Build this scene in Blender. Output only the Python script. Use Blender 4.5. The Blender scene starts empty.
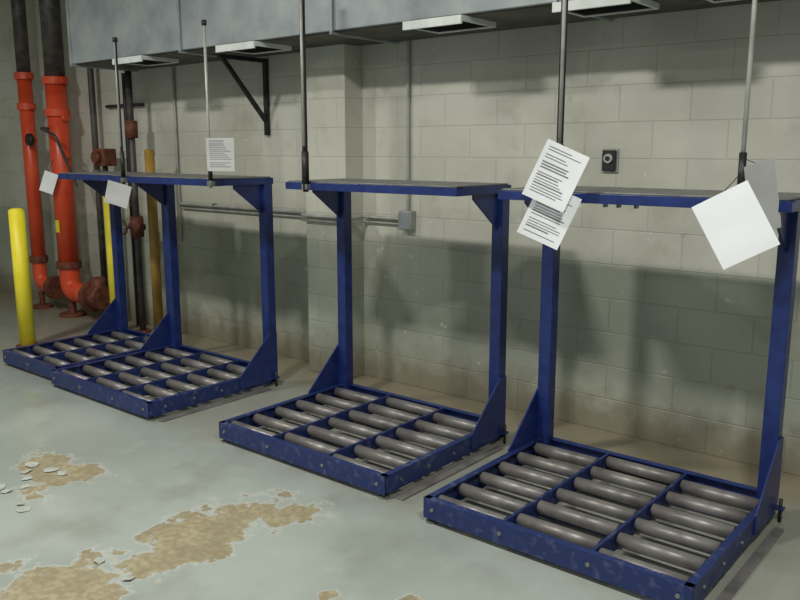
import bpy, bmesh, math, random
from mathutils import Vector, Matrix, Euler
random.seed(4)
scene = bpy.context.scene
scene.view_settings.view_transform = 'Standard'
COL = scene.collection

# ---------------------------------------------------------------- materials
def srgb(r, g, b):
    def f(c):
        c /= 255.0
        return c/12.92 if c <= 0.04045 else ((c+0.055)/1.055)**2.4
    return (f(r), f(g), f(b), 1)

def mat(name, c1, c2=None, rough=0.5, metal=0.0, scale=8, bump=0.0, lo=0.4, hi=0.6, detail=6):
    m = bpy.data.materials.new(name); m.use_nodes = True
    nt = m.node_tree; b = nt.nodes['Principled BSDF']
    b.inputs['Roughness'].default_value = rough
    b.inputs['Metallic'].default_value = metal
    tc = nt.nodes.new('ShaderNodeTexCoord')
    n = nt.nodes.new('ShaderNodeTexNoise'); n.inputs['Scale'].default_value = scale
    n.inputs['Detail'].default_value = detail
    nt.links.new(tc.outputs['Object'], n.inputs['Vector'])
    r = nt.nodes.new('ShaderNodeValToRGB')
    r.color_ramp.elements[0].position = lo; r.color_ramp.elements[1].position = hi
    r.color_ramp.elements[0].color = c1; r.color_ramp.elements[1].color = c2 or c1
    nt.links.new(n.outputs['Fac'], r.inputs['Fac'])
    nt.links.new(r.outputs['Color'], b.inputs['Base Color'])
    if bump:
        bp = nt.nodes.new('ShaderNodeBump'); bp.inputs['Strength'].default_value = bump
        bp.inputs['Distance'].default_value = 0.01
        nt.links.new(n.outputs['Fac'], bp.inputs['Height'])
        nt.links.new(bp.outputs['Normal'], b.inputs['Normal'])
    return m

M = {}
M['blue'] = mat('blue_paint', srgb(23, 39, 93), srgb(33, 53, 114), 0.34, 0, 14, 0.1, 0.35, 0.7)
M['blue_worn'] = mat('blue_paint_worn', srgb(28, 44, 96), srgb(80, 92, 124), 0.40, 0, 22, 0.1, 0.54, 0.76)
M['roller'] = mat('roller_steel', srgb(104, 101, 100), srgb(142, 139, 137), 0.40, 0.3, 9, 0.05, 0.3, 0.7)
M['steel'] = mat('grey_steel', srgb(105, 107, 105), srgb(135, 137, 133), 0.5, 0.3, 10, 0, 0.3, 0.7)
M['galv'] = mat('galvanized_steel', srgb(138, 146, 150), srgb(163, 170, 172), 0.45, 0.2, 5, 0.03, 0.35, 0.65)
M['galv_shaded'] = mat('galvanized_shaded', srgb(70, 70, 64), srgb(92, 90, 82), 0.6, 0.2, 6)  # same galvanized steel with the underside's shade put into the colour
M['white_metal'] = mat('white_register', srgb(205, 211, 208), srgb(222, 227, 223), 0.5)
M['black'] = mat('black_iron', srgb(28, 28, 30), srgb(48, 46, 46), 0.5, 0.2, 12)
M['dark_pipe'] = mat('dark_pipe_paint', srgb(60, 56, 54), srgb(84, 78, 74), 0.5, 0.1, 12)
M['rust'] = mat('rusty_cast_iron', srgb(86, 48, 36), srgb(120, 66, 48), 0.65, 0.1, 18, 0.3)
M['red'] = mat('red_pipe_paint', srgb(200, 68, 38), srgb(224, 88, 52), 0.35, 0, 6, 0, 0.3, 0.7)
M['yellow'] = mat('yellow_paint', srgb(226, 210, 34), srgb(240, 228, 66), 0.45, 0, 7, 0, 0.3, 0.7)
M['ochre'] = mat('ochre_paint', srgb(150, 118, 50), srgb(176, 140, 66), 0.5, 0, 7)
M['conduit'] = mat('conduit_grey', srgb(150, 152, 146), srgb(172, 174, 168), 0.45, 0.2, 8)
M['paper'] = mat('paper_white', srgb(236, 240, 244), srgb(244, 247, 250), 0.7, 0, 3)
M['paper_grey'] = mat('paper_grey', srgb(168, 170, 168), srgb(182, 184, 182), 0.7, 0, 3)
M['ink'] = mat('ink', srgb(120, 123, 128), None, 0.8)
M['dark'] = mat('dark_plastic', srgb(24, 24, 24), None, 0.5)
M['flake'] = mat('peeled_paint_flake', srgb(176, 182, 174), srgb(150, 156, 148), 0.6, 0, 20)

def N(nt, t, **kw):
    n = nt.nodes.new(t)
    for k, v in kw.items():
        setattr(n, k, v)
    return n
def math_node(nt, op, a, b=None, clamp=False):
    n = nt.nodes.new('ShaderNodeMath'); n.operation = op; n.use_clamp = clamp
    for i, v in enumerate((a, b)):
        if v is None: continue
        if isinstance(v, (int, float)): n.inputs[i].default_value = v
        else: nt.links.new(v, n.inputs[i])
    return n.outputs[0]
def maprange(nt, v, a, b, c=0.0, d=1.0):
    n = nt.nodes.new('ShaderNodeMapRange'); n.interpolation_type = 'SMOOTHSTEP'
    nt.links.new(v, n.inputs[0])
    for i, x in enumerate((a, b, c, d)): n.inputs[i+1].default_value = x
    return n.outputs[0]
def mix(nt, f, a, b):
    n = nt.nodes.new('ShaderNodeMix'); n.data_type = 'RGBA'
    if isinstance(f, (int, float)): n.inputs[0].default_value = f
    else: nt.links.new(f, n.inputs[0])
    for idx, v in ((6, a), (7, b)):
        if isinstance(v, tuple): n.inputs[idx].default_value = v
        else: nt.links.new(v, n.inputs[idx])
    return n.outputs[2]
def noise(nt, vec, scale, detail=5, rough=0.5):
    n = nt.nodes.new('ShaderNodeTexNoise'); n.inputs['Scale'].default_value = scale
    n.inputs['Detail'].default_value = detail; n.inputs['Roughness'].default_value = rough
    nt.links.new(vec, n.inputs['Vector']); return n.outputs['Fac']

def wall_mat(name, horiz='X'):
    m = bpy.data.materials.new(name); m.use_nodes = True
    nt = m.node_tree; b = nt.nodes['Principled BSDF']
    g = N(nt, 'ShaderNodeNewGeometry')
    s = N(nt, 'ShaderNodeSeparateXYZ'); nt.links.new(g.outputs['Position'], s.inputs[0])
    c = N(nt, 'ShaderNodeCombineXYZ')
    nt.links.new(s.outputs[horiz], c.inputs[0]); nt.links.new(s.outputs['Z'], c.inputs[1])
    br = N(nt, 'ShaderNodeTexBrick')
    nt.links.new(c.outputs[0], br.inputs['Vector'])
    br.inputs['Scale'].default_value = 1
    br.inputs['Brick Width'].default_value = 0.4
    br.inputs['Row Height'].default_value = 0.2
    br.inputs['Mortar Size'].default_value = 0.005
    br.inputs['Mortar Smooth'].default_value = 0.8
    br.inputs['Color1'].default_value = (1, 1, 1, 1)
    br.inputs['Color2'].default_value = (0.95, 0.95, 0.95, 1)
    br.inputs['Mortar'].default_value = (0.86, 0.86, 0.85, 1)
    n1 = noise(nt, g.outputs['Position'], 1.3, 6)
    n2 = noise(nt, g.outputs['Position'], 9, 6, 0.6)
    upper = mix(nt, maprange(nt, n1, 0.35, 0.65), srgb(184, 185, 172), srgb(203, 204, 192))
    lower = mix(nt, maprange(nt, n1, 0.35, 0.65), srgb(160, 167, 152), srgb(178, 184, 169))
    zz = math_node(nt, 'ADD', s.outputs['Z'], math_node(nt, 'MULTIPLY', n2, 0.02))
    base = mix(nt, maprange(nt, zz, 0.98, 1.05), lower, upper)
    chips = maprange(nt, n2, 0.64, 0.72, 0, 0.3)
    base = mix(nt, chips, base, srgb(140, 134, 118))
    n3 = noise(nt, g.outputs['Position'], 3.1, 7, 0.65)
    base = mix(nt, maprange(nt, n3, 0.5, 0.75, 0, 0.35), base, srgb(138, 132, 114))
    n5 = noise(nt, g.outputs['Position'], 16, 3, 0.5)
    base = mix(nt, maprange(nt, n5, 0.72, 0.74, 0, 0.6), base, srgb(224, 224, 214))
    # grime toward the floor
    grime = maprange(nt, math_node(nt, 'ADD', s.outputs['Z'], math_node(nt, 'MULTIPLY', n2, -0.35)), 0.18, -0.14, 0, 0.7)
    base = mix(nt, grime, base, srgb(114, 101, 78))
    mul = N(nt, 'ShaderNodeMix', data_type='RGBA', blend_type='MULTIPLY')
    mul.inputs[0].default_value = 0.8
    nt.links.new(base, mul.inputs[6]); nt.links.new(br.outputs['Color'], mul.inputs[7])
    nt.links.new(mul.outputs[2], b.inputs['Base Color'])
    b.inputs['Roughness'].default_value = 0.42
    h = math_node(nt, 'ADD', math_node(nt, 'MULTIPLY', br.outputs['Fac'], -0.7), math_node(nt, 'MULTIPLY', n2, 0.8))
    bp = N(nt, 'ShaderNodeBump'); bp.inputs['Strength'].default_value = 0.5; bp.inputs['Distance'].default_value = 0.007
    nt.links.new(h, bp.inputs['Height']); nt.links.new(bp.outputs['Normal'], b.inputs['Normal'])
    return m

def floor_mat():
    m = bpy.data.materials.new('painted_concrete_floor'); m.use_nodes = True
    nt = m.node_tree; b = nt.nodes['Principled BSDF']
    g = N(nt, 'ShaderNodeNewGeometry'); P = g.outputs['Position']
    s = N(nt, 'ShaderNodeSeparateXYZ'); nt.links.new(P, s.inputs[0])
    n1 = noise(nt, P, 0.9, 5); n2 = noise(nt, P, 5.5, 8, 0.62); n3 = noise(nt, P, 30, 4); n4 = noise(nt, P, 2.6, 7, .6)
    paint = mix(nt, maprange(nt, n1, 0.35, 0.65), srgb(142, 151, 145), srgb(159, 168, 162))
    paint = mix(nt, maprange(nt, n4, 0.5, 0.72, 0, 0.45), paint, srgb(126, 128, 118))
    paint = mix(nt, maprange(nt, n2, 0.5, 0.75, 0, 0.35), paint, srgb(180, 186, 179))
    bare = mix(nt, maprange(nt, n3, 0.4, 0.6), srgb(138, 130, 104), srgb(157, 149, 122))
    bare = mix(nt, maprange(nt, n2, 0.45, 0.6, 0, 0.5), bare, srgb(126, 116, 90))
    tot = None
    for (cx, cy, rx, ry, w) in [(-2.76, 1.95, .19, .5, 1), (-2.78, 1.30, .26, .32, 1), (-2.62, 2.35, .11, .2, .9), (-3.95, 1.95, .28, .15, 1),
                                (-3.8, 1.75, .12, .08, .8), (-1.72, 2.15, .05, .05, .8), (-2.0, 2.0, .04, .05, .7)]:
        dx = math_node(nt, 'MULTIPLY', math_node(nt, 'ADD', s.outputs['X'], -cx), 1/rx)
        dy = math_node(nt, 'MULTIPLY', math_node(nt, 'ADD', s.outputs['Y'], -cy), 1/ry)
        d = math_node(nt, 'SQRT', math_node(nt, 'ADD', math_node(nt, 'MULTIPLY', dx, dx), math_node(nt, 'MULTIPLY', dy, dy)))
        e = math_node(nt, 'MULTIPLY', math_node(nt, 'SUBTRACT', 1.4, d), w)
        tot = e if tot is None else math_node(nt, 'MAXIMUM', tot, e)
    tot = math_node(nt, 'MAXIMUM', tot, -0.6)
    f = math_node(nt, 'ADD', tot, math_node(nt, 'MULTIPLY', math_node(nt, 'SUBTRACT', n2, 0.5), 3.2))
    mask = maprange(nt, f, 0.38, 0.5)
    edge = math_node(nt, 'MULTIPLY', maprange(nt, f, 0.24, 0.36), maprange(nt, f, 0.5, 0.4))
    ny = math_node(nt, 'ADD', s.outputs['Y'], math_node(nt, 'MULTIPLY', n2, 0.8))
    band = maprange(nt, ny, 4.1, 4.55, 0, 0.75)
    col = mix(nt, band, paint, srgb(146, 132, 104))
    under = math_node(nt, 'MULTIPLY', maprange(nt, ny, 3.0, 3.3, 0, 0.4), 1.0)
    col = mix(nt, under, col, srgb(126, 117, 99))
    col = mix(nt, mask, col, bare)
    col = mix(nt, math_node(nt, 'MULTIPLY', edge, 0.4), col, srgb(190, 194, 186))
    nt.links.new(col, b.inputs['Base Color'])
    r = mix(nt, mask, (0.3, 0.3, 0.3, 1), (0.75, 0.75, 0.75, 1))
    nt.links.new(r, b.inputs['Roughness'])
    h = math_node(nt, 'ADD', math_node(nt, 'MULTIPLY', mask, -1.2), math_node(nt, 'MULTIPLY', n2, 0.6))
    bp = N(nt, 'ShaderNodeBump'); bp.inputs['Strength'].default_value = 0.45; bp.inputs['Distance'].default_value = 0.006
    nt.links.new(h, bp.inputs['Height']); nt.links.new(bp.outputs['Normal'], b.inputs['Normal'])
    return m

# ---------------------------------------------------------------- geometry helpers
def empty(name, loc=(0, 0, 0), rotz=0):
    e = bpy.data.objects.new(name, None); e.empty_display_size = 0.1
    e.location = loc; e.rotation_euler = (0, 0, rotz); COL.objects.link(e); return e
def obj_from_bm(name, bm, m, parent=None, bevel=0, smooth=False):
    bmesh.ops.recalc_face_normals(bm, faces=bm.faces)
    me = bpy.data.meshes.new(name); bm.to_mesh(me); bm.free()
    if smooth:
        for p in me.polygons: p.use_smooth = len(p.vertices) == 4
    o = bpy.data.objects.new(name, me); COL.objects.link(o)
    if m: me.materials.append(m)
    if parent: o.parent = parent
    if bevel:
        md = o.modifiers.new('bevel', 'BEVEL'); md.width = bevel; md.segments = 2; md.limit_method = 'ANGLE'
    return o
def bm_box(bm, x0, x1, y0, y1, z0, z1):
    v = [bm.verts.new(p) for p in [(x0,y0,z0),(x1,y0,z0),(x1,y1,z0),(x0,y1,z0),(x0,y0,z1),(x1,y0,z1),(x1,y1,z1),(x0,y1,z1)]]
    for f in [(0,3,2,1),(4,5,6,7),(0,1,5,4),(1,2,6,5),(2,3,7,6),(3,0,4,7)]:
        bm.faces.new([v[i] for i in f])
def box(name, x0, x1, y0, y1, z0, z1, m, parent=None, bevel=0.002):
    bm = bmesh.new(); bm_box(bm, x0, x1, y0, y1, z0, z1)
    return obj_from_bm(name, bm, m, parent, bevel)
def bm_cyl(bm, p0, p1, r, seg=20, r2=None):
    p0, p1 = Vector(p0), Vector(p1); d = p1-p0
    q = Vector((0, 0, 1)).rotation_difference(d.normalized()).to_matrix().to_4x4()
    bmesh.ops.create_cone(bm, cap_ends=True, segments=seg, radius1=r, radius2=r if r2 is None else r2, depth=d.length,
                          matrix=Matrix.Translation((p0+p1)/2) @ q)
def cyl(name, p0, p1, r, m, parent=None, seg=20):
    bm = bmesh.new(); bm_cyl(bm, p0, p1, r, seg)
    return obj_from_bm(name, bm, m, parent, smooth=True)
def prism(name, pts, off, m, parent=None, bevel=0.0015):
    bm = bmesh.new(); off = Vector(off)
    a = [bm.verts.new(p) for p in pts]; b = [bm.verts.new(Vector(p)+off) for p in pts]
    bm.faces.new(a); bm.faces.new(list(reversed(b))); n = len(pts)
    for i in range(n): bm.faces.new([a[i], a[(i+1) % n], b[(i+1) % n], b[i]])
    return obj_from_bm(name, bm, m, parent, bevel)
def tube(name, pts, r, m, parent=None, res=6, bez=False):
    cu = bpy.data.curves.new(name, 'CURVE'); cu.dimensions = '3D'; cu.bevel_depth = r; cu.bevel_resolution = res
    cu.use_fill_caps = True
    sp = cu.splines.new('POLY')
    P = [Vector(p) for p in pts]; out = [P[0]]
    for i in range(1, len(P)-1):      # fillet corners
        a, b, c = P[i-1], P[i], P[i+1]
        rr = min(bez if bez else r*2.2, (a-b).length*.45, (c-b).length*.45)
        s0 = b+(a-b).normalized()*rr; s1 = b+(c-b).normalized()*rr
        for k in range(7):
            t = k/6; out.append(s0*(1-t)**2+b*2*t*(1-t)+s1*t*t)
    out.append(P[-1])
    sp.points.add(len(out)-1)
    for i, p in enumerate(out): sp.points[i].co = (*p, 1)
    cu.materials.append(m)
    o = bpy.data.objects.new(name, cu); COL.objects.link(o)
    if parent: o.parent = parent
    return o

# ---------------------------------------------------------------- room shell
WY = 4.34
XL, XR, YF, CZ = -10.2, 2.6, -3.0, 3.7
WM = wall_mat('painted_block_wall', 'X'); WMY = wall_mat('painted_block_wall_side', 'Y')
box('floor', XL-.2, XR, YF, WY+.2, -.15, 0, floor_mat(), bevel=0)
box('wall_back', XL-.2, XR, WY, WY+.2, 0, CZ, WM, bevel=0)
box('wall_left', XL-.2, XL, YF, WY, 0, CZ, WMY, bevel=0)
box('ceiling', XL-.2, XR, YF, WY+.2, CZ, CZ+.15, mat('ceiling_paint', srgb(150, 148, 138), srgb(165, 162, 150), 0.8), bevel=0)
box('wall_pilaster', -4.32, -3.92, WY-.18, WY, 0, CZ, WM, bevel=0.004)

# ---------------------------------------------------------------- rack
RH = .096
CH = [(0,0),(.034,0),(.034,.008),(.008,.008),(.008,RH-.008),(.034,RH-.008),(.034,RH),(0,RH)]
def rack(x, y, W, rotz=0.0, cols=3, poles=(), rtop=0.0, tabs=False):
    R = empty('pallet_roller_rack', (x, y, 0), rotz)
    Dp = 1.06; zb = .024; zt = zb+RH
    B, BW = M['blue'], M['blue_worn']
    prism('base_front_rail', [(0, a, zb+b) for a, b in CH], (W, 0, 0), BW, R)
    prism('base_back_rail', [(0, Dp-a, zb+b) for a, b in CH], (W, 0, 0), B, R)
    prism('base_left_rail', [(a, 0.001, zb+b) for a, b in CH], (0, Dp-.002, 0), BW, R)
    prism('base_right_rail', [(W-a, 0.001, zb+b) for a, b in CH], (0, Dp-.002, 0), BW, R)
    cw = W/cols
    for i in range(1, cols):
        box(f'divider_{i}', i*cw-.007, i*cw+.007, .008, Dp-.008, zb+.012, zt-.002, BW, R)
    bm = bmesh.new(); ax = bmesh.new()
    nr = 6
    for i in range(cols):
        x0 = i*cw+(.04 if i == 0 else .016); x1 = (i+1)*cw-(.04 if i == cols-1 else .016)
        for k in range(nr):
            yy = .10+(Dp-.2)*k/(nr-1)+(-.025 if i % 2 == 0 else .035)
            zz = zt-.034+random.uniform(-.002, .002)
            bm_cyl(bm, (x0, yy, zz), (x1, yy, zz), .030, 20)
            bm_cyl(ax, (x0-.03, yy, zz), (x1+.012, yy, zz), .008, 8)
    obj_from_bm('rollers', bm, M['roller'], R, smooth=True)
    obj_from_bm('roller_axles', ax, M['steel'], R, smooth=True)
    bm = bmesh.new()
    for xx in [.05, W-.05]+[i*cw for i in range(1, cols)]:
        bm_cyl(bm, (xx, -.007, zb+.048), (xx, .004, zb+.048), .009, 6)
    for k in range(4):
        yy = .12+k*.22
        bm_cyl(bm, (W-.004, yy, zb+.048), (W+.007, yy, zb+.048), .008, 6)
        bm_cyl(bm, (-.007, yy, zb+.048), (.004, yy, zb+.048), .008, 6)
    obj_from_bm('bolts', bm, M['steel'], R)
    bm = bmesh.new()
    for xx in (.03, W-.03):
        for yy in (.03, Dp-.03):
            bm_cyl(bm, (xx, yy, 0), (xx, yy, .008), .03, 16); bm_cyl(bm, (xx, yy, .006), (xx, yy, zb+.03), .01, 10)
    obj_from_bm('leveling_feet', bm, M['steel'], R)
    for k, yy in enumerate((.34, .70)):
        box(f'under_crossbar_{k+1}', .008, W-.008, yy, yy+.04, zb, zb+.008, B, R)
    for nm, xx, s in (('right', W, 1), ('left', 0, -1)):
        a, b = sorted((xx, xx+s*.045))
        box(f'anchor_lug_{nm}', a, b, Dp-.06, Dp-.02, .06, .07, B, R)
        cyl(f'anchor_bolt_{nm}', (xx+s*.028, Dp-.04, 0), (xx+s*.028, Dp-.04, .11), .008, M['black'], R, 10)
    # posts
    pw, H = .070, 1.42
    for nm, xx in (('left', 0), ('right', W-pw)):
        box(f'post_{nm}', xx, xx+pw, Dp-pw, Dp, zb, H, B, R, 0.004)
    for nm, xx, s in (('left', 0, -1), ('right', W, 1)):
        o = s*.009
        prism(f'lower_gusset_{nm}', [(xx, Dp-.34, zb+.02), (xx, Dp-.34, zt+.012), (xx, Dp-pw+.005, zt+.27), (xx, Dp-.005, zt+.27), (xx, Dp-.005, zb+.02)], (o, 0, 0), B, R)
        xi = xx-s*.03
        prism(f'upper_gusset_{nm}', [(xi, Dp-pw, H), (xi, Dp-pw-.24, H), (xi, Dp-pw-.24, H-.025), (xi, Dp-pw, H-.2)], (-s*.010, 0, 0), B, R)
    # canopy
    cd_ = .50; y0 = Dp-cd_; zc = H; ww = W+rtop
    LP = [(0,0),(.006,0),(.006,.036),(.045,.036),(.045,.042),(0,.042)]
    prism('canopy_front_angle', [(0, y0+a, zc+b) for a, b in LP], (ww, 0, 0), B, R)
    prism('canopy_back_angle', [(0, Dp+.01-a, zc+b) for a, b in LP], (ww, 0, 0), B, R)
    prism('canopy_left_angle', [(a, y0+.002, zc+b) for a, b in LP], (0, cd_+.005, 0), B, R)
    prism('canopy_right_angle', [(ww-a, y0+.002, zc+b) for a, b in LP], (0, cd_+.005, 0), B, R)
    box('canopy_mid_bar', W*.5-.02, W*.5+.02, y0+.006, Dp, zc+.02, zc+.035, B, R)
    box('canopy_top_plate', .012, ww-.012, y0+.012, Dp-.002, zc+.0425, zc+.050, M['steel'], R)
    if tabs:
        for k, tx in enumerate((.30, .37, .46)):
            box(f'hanger_tab_{k+1}', tx, tx+.012, Dp-.01, Dp+.025, zc-.05, zc+.05, M['steel'], R)
    for i, (px, ph, pr, dark) in enumerate(poles):
        lx = px-x
        ya = y0-.016
        cyl(f'sign_pole_{i+1}', (lx, ya, zc-.01), (lx, ya, ph), pr, M['conduit'] if not dark else M['black'], R, 14)
        box(f'pole_clamp_{i+1}', lx-.022, lx+.022, ya-.014, y0+.004, zc+.004, zc+.034, M['steel'], R)
        cyl(f'pole_sleeve_{i+1}', (lx, ya, zc+.04), (lx, ya, zc+.22), pr+.005, M['black'], R, 14)
        if dark:
            cyl(f'pole_stripe_{i+1}', (lx+pr*.4, ya-pr*.9, zc+.25), (lx+pr*.4, ya-pr*.9, ph), pr*.55, M['conduit'], R, 10)
        cyl(f'pole_cap_{i+1}', (lx, ya, ph), (lx, ya, ph+.03), pr+.007, M['black'], R, 12)
    box('floor_shade_stripe', W+.03, W+.07, .05, Dp-.12, 0, .010, M['roller'], R)  # thin strip imitating the stripes of shadow and light beside the base
    return R

rack(-2.09, 2.70, 1.21, poles=((-1.765, 2.9, .015, True), (-.985, 2.9, .009, False)), rtop=.08, tabs=True)
rack(-3.62, 2.76, 1.25, poles=((-3.43, 2.6, .016, True),))
rack(-5.42, 2.70, 1.19, poles=((-5.22, 2.38, .010, True), (-4.23, 2.40, .009, False)))
rack(-6.28, 2.76, .82, cols=2)

# ---------------------------------------------------------------- papers
def paper(loc, yaw, roll, w=.216, h=.279, lines=False, grey=False, tie=None, curl=.005):
    P = empty('paper_sign', loc)
    n = 10; bm = bmesh.new(); g = []
    def cy(a, b): return -curl*(4*a*a)+curl*1.5*a*b+curl*1.5*max(0, -b-.2)**2*4
    for j in range(n+1):
        row = []
        for i in range(n+1):
            a = i/n-.5; b = j/n-.5
            row.append(bm.verts.new((a*w, cy(a, b), b*h)))
        g.append(row)
    for j in range(n):
        for i in range(n): bm.faces.new((g[j][i], g[j][i+1], g[j+1][i+1], g[j+1][i]))
    s = obj_from_bm('sheet', bm, M['paper_grey'] if grey else M['paper'], P, smooth=True)
    mx = Matrix.Rotation(yaw, 4, 'Z') @ Matrix.Rotation(roll, 4, 'Y')
    s.matrix_local = mx
    if lines:
        bm = bmesh.new(); rnd = random.Random(lines)
        z = h*.40
        while z > -h*.42:
            L = w*rnd.uniform(.45, .8); t = .003 if rnd.random() < .75 else .005
            k = 6; x0 = -w*.4
            for q in range(k):
                xa = x0+L*q/k; xb = x0+L*(q+1)/k
                bm.faces.new([bm.verts.new((px, cy(px/w, pz/h)-.0016, pz)) for px, pz in ((xa, z), (xb, z), (xb, z+t), (xa, z+t))])
            z -= rnd.choice((.012, .012, .022))
        t = obj_from_bm('printed_text', bm, M['ink'], P); t.matrix_local = mx
    if tie:
        top = mx @ Vector((0, .0, h*.47))
        tube('tie', [top, Vector(tie)-Vector(loc)], .0015, M['black'], P, 2)
    return P
Y = math.radians
paper((-1.718, 3.13, 1.54), Y(33), Y(24), .195, .255, lines=3, tie=(-1.765, 3.22, 1.70))
paper((-1.765, 3.17, 1.365), Y(33), Y(24), .195, .245, lines=5, tie=(-1.765, 3.22, 1.55))
paper((-.938, 3.06, 1.378), Y(22), Y(-29), .21, .26, tie=(-.985, 3.23, 1.56))
paper((-.89, 3.19, 1.475), Y(62), Y(-14), .15, .27, grey=True, tie=(-.985, 3.23, 1.62))
paper((-4.05, 3.19, 1.62), Y(12), 0, .215, .20, lines=8, grey=True, tie=(-4.23, 3.24, 1.66))
paper((-5.20, 3.18, 1.34), Y(30), Y(16), .18, .16, grey=True, tie=(-5.22, 3.23, 1.5))

# ---------------------------------------------------------------- duct
D = empty('air_duct', (0, 0, 0))
box('duct_body', -6.65, XR-.1, 3.70, WY-.02, 2.36, 3.0, M['galv'], D, .004)
box('duct_underside_shade', -6.6, XR-.15, 3.73, WY-.04, 2.352, 2.361, M['galv_shaded'], D, 0)  # dark sheet standing in for the shade below the duct
for i, xx in enumerate((-6.62, -5.1, -3.58, -2.06, -.54, .98)):
    bm = bmesh.new(); bm_box(bm, xx-.012, xx+.012, 3.682, 3.70, 2.345, 3.02); bm_box(bm, xx-.012, xx+.012, 3.682, WY-.02, 2.338, 2.3525)
    obj_from_bm(f'seam_flange_{i+1}', bm, M['galv'], D, .002)
for i, xx in enumerate((-5.75, -4.46, -2.80, -1.86, -1.2)):
    w = .20
    bm = bmesh.new()
    bm_box(bm, xx-w, xx+w, 3.66, 3.675, 2.306, 2.352); bm_box(bm, xx-w, xx+w, 3.985, 4.0, 2.322, 2.352)
    bm_box(bm, xx-w, xx-w+.015, 3.675, 3.985, 2.322, 2.352); bm_box(bm, xx+w-.015, xx+w, 3.675, 3.985, 2.322, 2.352)
    obj_from_bm(f'register_frame_{i+1}', bm, M['white_metal'], D, .002)
    bm = bmesh.new()
    for k in range(9):
        yy = 3.69+k*.033
        v = [bm.verts.new(p) for p in ((xx-w+.01, yy, 2.324), (xx+w-.01, yy, 2.324), (xx+w-.01, yy+.026, 2.34), (xx-w+.01, yy+.026, 2.34))]
        bm.faces.new(v)
    o = obj_from_bm(f'register_louvres_{i+1}', bm, M['steel'], D)
for i, xx in enumerate((-6.2, -3.2, -.2)):
    cyl(f'hanger_rod_{i+1}', (xx, 3.78, 2.99), (xx, 3.78, CZ), .008, M['steel'], D, 8)

# wall bracket
K = empty('wall_bracket', (-4.906, WY, 2.0))
box('vertical_angle', -.02, .02, -.03, 0, -.24, .335, M['black'], K)
box('horizontal_angle', -.02, .02, -.46, -.03, .305, .335, M['black'], K)
prism('diagonal_brace', [(-.012, -.44, .305), (-.012, -.40, .305), (-.012, -.03, -.10), (-.012, -.03, -.15)], (.024, 0, 0), M['black'], K)

# conduits on wall
C = empty('electrical_conduit', (0, 0, 0))
tube('horizontal_run', [(-6.09, WY-.02, 2.35), (-6.09, WY-.02, 1.18), (-4.36, WY-.02, 1.18), (-4.36, WY-.205, 1.18), (-3.88, WY-.205, 1.18), (-3.88, WY-.02, 1.18), (-3.54, WY-.02, 1.18)], .012, M['conduit'], C, 4, .05)
tube('second_run', [(-6.05, WY-.02, 1.145), (-4.36, WY-.02, 1.145), (-4.36, WY-.205, 1.145), (-3.88, WY-.205, 1.145), (-3.88, WY-.02, 1.145), (-3.54, WY-.02, 1.145)], .008, M['conduit'], C, 4, .05)
tube('vertical_run', [(-3.49, WY-.02, 1.23), (-3.49, WY-.02, 2.36)], .011, M['conduit'], C, 4)
tube('drop_run', [(-6.09, WY-.02, 1.18), (-6.09, WY-.02, .85)], .010, M['conduit'], C, 4)
box('junction_box', -3.545, -3.435, WY-.06, WY, 1.11, 1.24, M['conduit'], C, .004)
box('junction_box_cover', -3.538, -3.442, WY-.064, WY-.06, 1.117, 1.233, M['galv'], C, .002)
for i, (xx, zz) in enumerate(((-5.6, 1.18), (-4.9, 1.18))):
    box(f'strap_{i+1}', xx-.01, xx+.01, WY-.036, WY, zz-.022, zz+.022, M['steel'], C)

T = empty('wall_thermostat', (-2.036, WY, 1.59))
box('backplate', -.048, .048, -.012, 0, -.068, .068, M['conduit'], T, .004)
box('face', -.04, .04, -.03, -.012, -.058, .058, M['dark'], T, .005)
cyl('dial', (0, -.03, .012), (0, -.042, .012), .026, M['conduit'], T, 24)
cyl('dial_knob', (0, -.042, .012), (0, -.052, .012), .012, M['dark'], T, 20)

# ---------------------------------------------------------------- sprinkler pipes
def coupling(bm, x, y, z, r):
    bm_cyl(bm, (x, y, z-.035), (x, y, z+.035), r+.022, 24)
    bm_box(bm, x-r-.05, x+r+.05, y-.018, y+.018, z-.025, z+.025)
def riser(name, x, y, r, zsplit, elbow_dx):
    E = empty(name, (x, y, 0))
    tube('elbow_and_lower', [(0, 0, .55), (0, 0, .25), (elbow_dx, 0, .25)], r*1.02, M['red'], E, 8, .16)
    cyl('red_pipe', (0, 0, .5), (0, 0, zsplit), r, M['red'], E, 28)
    cyl('upper_dark_pipe', (0, 0, zsplit), (0, 0, CZ), r*.95, M['dark_pipe'], E, 28)
    bm = bmesh.new()
    coupling(bm, 0, 0, zsplit-.02, r)
    coupling(bm, 0, 0, zsplit-.32, r)
    obj_from_bm('couplings', bm, M['red'], E, .003)
    bm = bmesh.new()
    coupling(bm, 0, 0, .52, r)
    bm_cyl(bm, (elbow_dx-.03, 0, .25), (elbow_dx+.05, 0, .25), r+.05, 24)
    bm_cyl(bm, (0, 0, .0), (0, 0, .03), r+.03, 20); bm_cyl(bm, (0, 0, .02), (0, 0, .17), r*.4, 16)
    obj_from_bm('flanges_and_stand', bm, M['rust'], E, .003)
    return E
E = riser('red_sprinkler_riser', -7.67, 4.10, .098, 2.32, .42)
cyl('check_valve_body', (.42, 0, .25), (.62, 0, .25), .12, M['rust'], E, 24)
cyl('valve_bonnet', (.52, 0, .25), (.52, 0, .44), .07, M['rust'], E, 20)
tube('trim_pipe_loop', [(0, -.09, 1.85), (0, -.19, 1.85), (.28, -.19, 1.78), (.30, -.02, 1.3)], .014, M['dark_pipe'], E, 4, .05)
box('red_label', -.02, .05, -.1, -.094, .85, .97, M['yellow'], E)
cyl('side_port', (0, 0, 1.95), (.16, 0, 1.95), .03, M['red'], E, 16)
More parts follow.
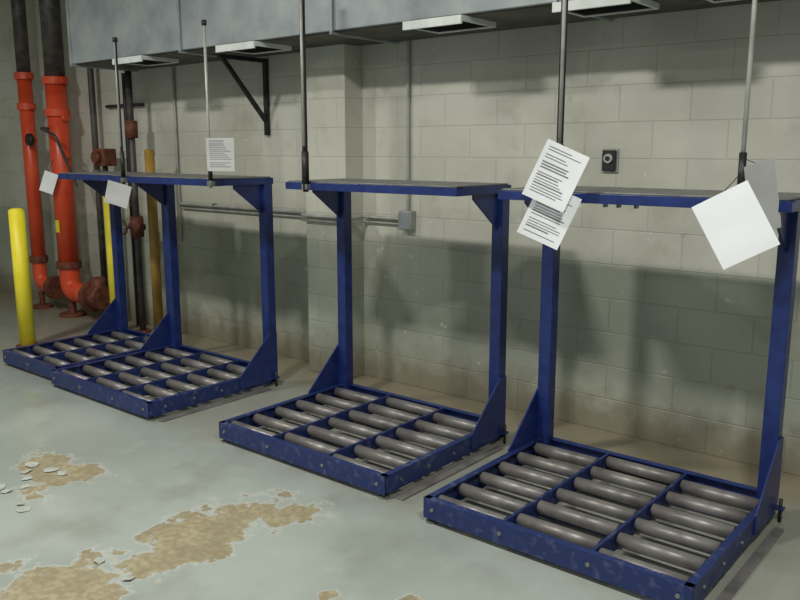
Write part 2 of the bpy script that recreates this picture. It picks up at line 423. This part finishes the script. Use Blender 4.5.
cyl('side_port_2', (0, 0, 1.6), (.16, -.03, 1.6), .028, M['red'], E, 16)
cyl('drain_pipe', (.40, .14, 0), (.40, .14, CZ), .03, M['dark_pipe'], E)
cyl('drain_clamp', (.40, .14, 1.4), (.40, .14, 1.46), .04, M['steel'], E)
o = box('pipe_tag', -.065, .065, -.002, .002, -.10, .10, M['paper'], E, 0)
o.location = (.05, -.17, 1.34); o.rotation_euler = (0, Y(20), Y(45))
tube('tag_wire', [(.05, -.17, 1.43), (.03, -.10, 1.55)], .003, M['black'], E, 2)
E2 = riser('red_sprinkler_riser', -8.32, 4.12, .07, 2.40, .30)
cyl('side_port', (0, 0, 1.75), (.17, -.02, 1.75), .028, M['red'], E2, 16)
cyl('gauge', (.17, -.06, 1.75), (.17, -.1, 1.75), .06, M['dark'], E2, 20)

V = empty('valve_standpipe', (-6.46, 4.12, 0))
cyl('pipe', (0, 0, 0), (0, 0, 2.32), .028, M['dark_pipe'], V)
cyl('foot_flange', (0, 0, 0), (0, 0, .02), .07, M['rust'], V)
cyl('valve_body', (0, 0, .88), (0, 0, 1.06), .06, M['rust'], V)
cyl('valve_cross', (-.09, 0, .97), (.09, 0, .97), .035, M['rust'], V)
cyl('valve_stem', (0, -.03, .97), (0, -.14, .97), .012, M['steel'], V, 12)
w = tube('valve_handwheel', [(math.cos(a)*.06, -.14, .97+math.sin(a)*.06) for a in [i*math.pi/8 for i in range(17)]], .008, M['rust'], V, 4)
cyl('upper_valve', (-.0, 0, 1.75), (0, 0, 1.9), .055, M['rust'], V)
V2 = empty('alarm_valve', (-6.95, 4.14, 0))
cyl('pipe', (0, 0, 0), (0, 0, 1.5), .022, M['dark_pipe'], V2)
box('valve_housing', -.09, .09, -.07, .07, 1.5, 1.66, M['rust'], V2, .015)
cyl('bell', (0, -.07, 1.58), (0, -.11, 1.58), .055, M['rust'], V2)
SR = empty('strut_frame', (0, 0, 0))
tube('strut_upright', [(-6.75, 4.26, 0), (-6.75, 4.26, 2.33)], .02, M['black'], SR, 4)
tube('strut_cross', [(-7.15, 4.31, 2.05), (-6.55, 4.31, 2.05)], .015, M['black'], SR, 4)

def bollard(name, x, y, r, h, m):
    B = empty(name, (x, y, 0))
    cyl('post', (0, 0, 0), (0, 0, h), r, m, B, 28)
    bm = bmesh.new(); bmesh.ops.create_uvsphere(bm, u_segments=24, v_segments=12, radius=r, matrix=Matrix.Translation((0, 0, h)) @ Matrix.Scale(.4, 4, (0, 0, 1)))
    obj_from_bm('cap', bm, m, B, smooth=True)
    cyl('base_collar', (0, 0, 0), (0, 0, .012), r+.03, M['rust'], B, 24)
bollard('yellow_bollard', -6.74, 3.18, .064, 1.15, M['yellow'])
bollard('yellow_bollard', -6.66, 3.98, .05, 1.3, M['yellow'])
bollard('ochre_guard_post', -6.10, 4.05, .042, 1.64, M['ochre'])

# peeled paint flakes near the worn patches
for (cx, cy, n) in ((-3.80, 1.68, 7), (-4.0, 1.85, 6), (-2.7, 1.5, 4)):
    bm = bmesh.new(); rnd = random.Random(n+int(cx*10))
    for k in range(n):
        a0 = rnd.uniform(0, 6.3); rr = rnd.uniform(.015, .045); px = cx+rnd.uniform(-.2, .2); py = cy+rnd.uniform(-.12, .12)
        vs = [bm.verts.new((px+math.cos(a0+t*1.05)*rr*rnd.uniform(.5, 1.3), py+math.sin(a0+t*1.05)*rr*rnd.uniform(.5, 1.3), .0015+rnd.uniform(0, .008))) for t in range(6)]
        bm.faces.new(vs)
    obj_from_bm('paint_flakes', bm, M['flake'])

# ---------------------------------------------------------------- lights
def fixture(x, y, z, e, sx=1.2, sy=.35, col=(1, .975, .91)):
    F = empty('ceiling_light_fixture', (x, y, z))
    box('housing', -sx/2-.03, sx/2+.03, -sy/2-.03, sy/2+.03, .02, CZ-z, M['white_metal'], F)
    L = bpy.data.lights.new('lamp', 'AREA'); L.shape = 'RECTANGLE'; L.size = sx; L.size_y = sy; L.energy = e; L.color = col
    o = bpy.data.objects.new('lamp', L); COL.objects.link(o); o.parent = F
fixture(-5.9, 1.3, 3.5, 66, .3, .22)
fixture(-3.1, 1.2, 3.5, 84, .3, .22)
fixture(.0, 1.3, 3.5, 84, .3, .22)
fixture(-4.5, -1.6, 3.5, 36)
fixture(0, -1.6, 3.5, 28)

wd = bpy.data.worlds.new('world'); scene.world = wd; wd.use_nodes = True
wd.node_tree.nodes['Background'].inputs[0].default_value = (.84, .88, .86, 1)
wd.node_tree.nodes['Background'].inputs[1].default_value = .33

# ---------------------------------------------------------------- camera
cd = bpy.data.cameras.new('camera'); cam = bpy.data.objects.new('camera', cd); COL.objects.link(cam)
cd.sensor_width = 36; cd.lens = 811*36/800; cd.clip_start = .05
cam.location = (0, 0, 1.65)
cam.rotation_euler = (math.radians(90-10.5), 0, math.radians(39.5))
scene.camera = cam
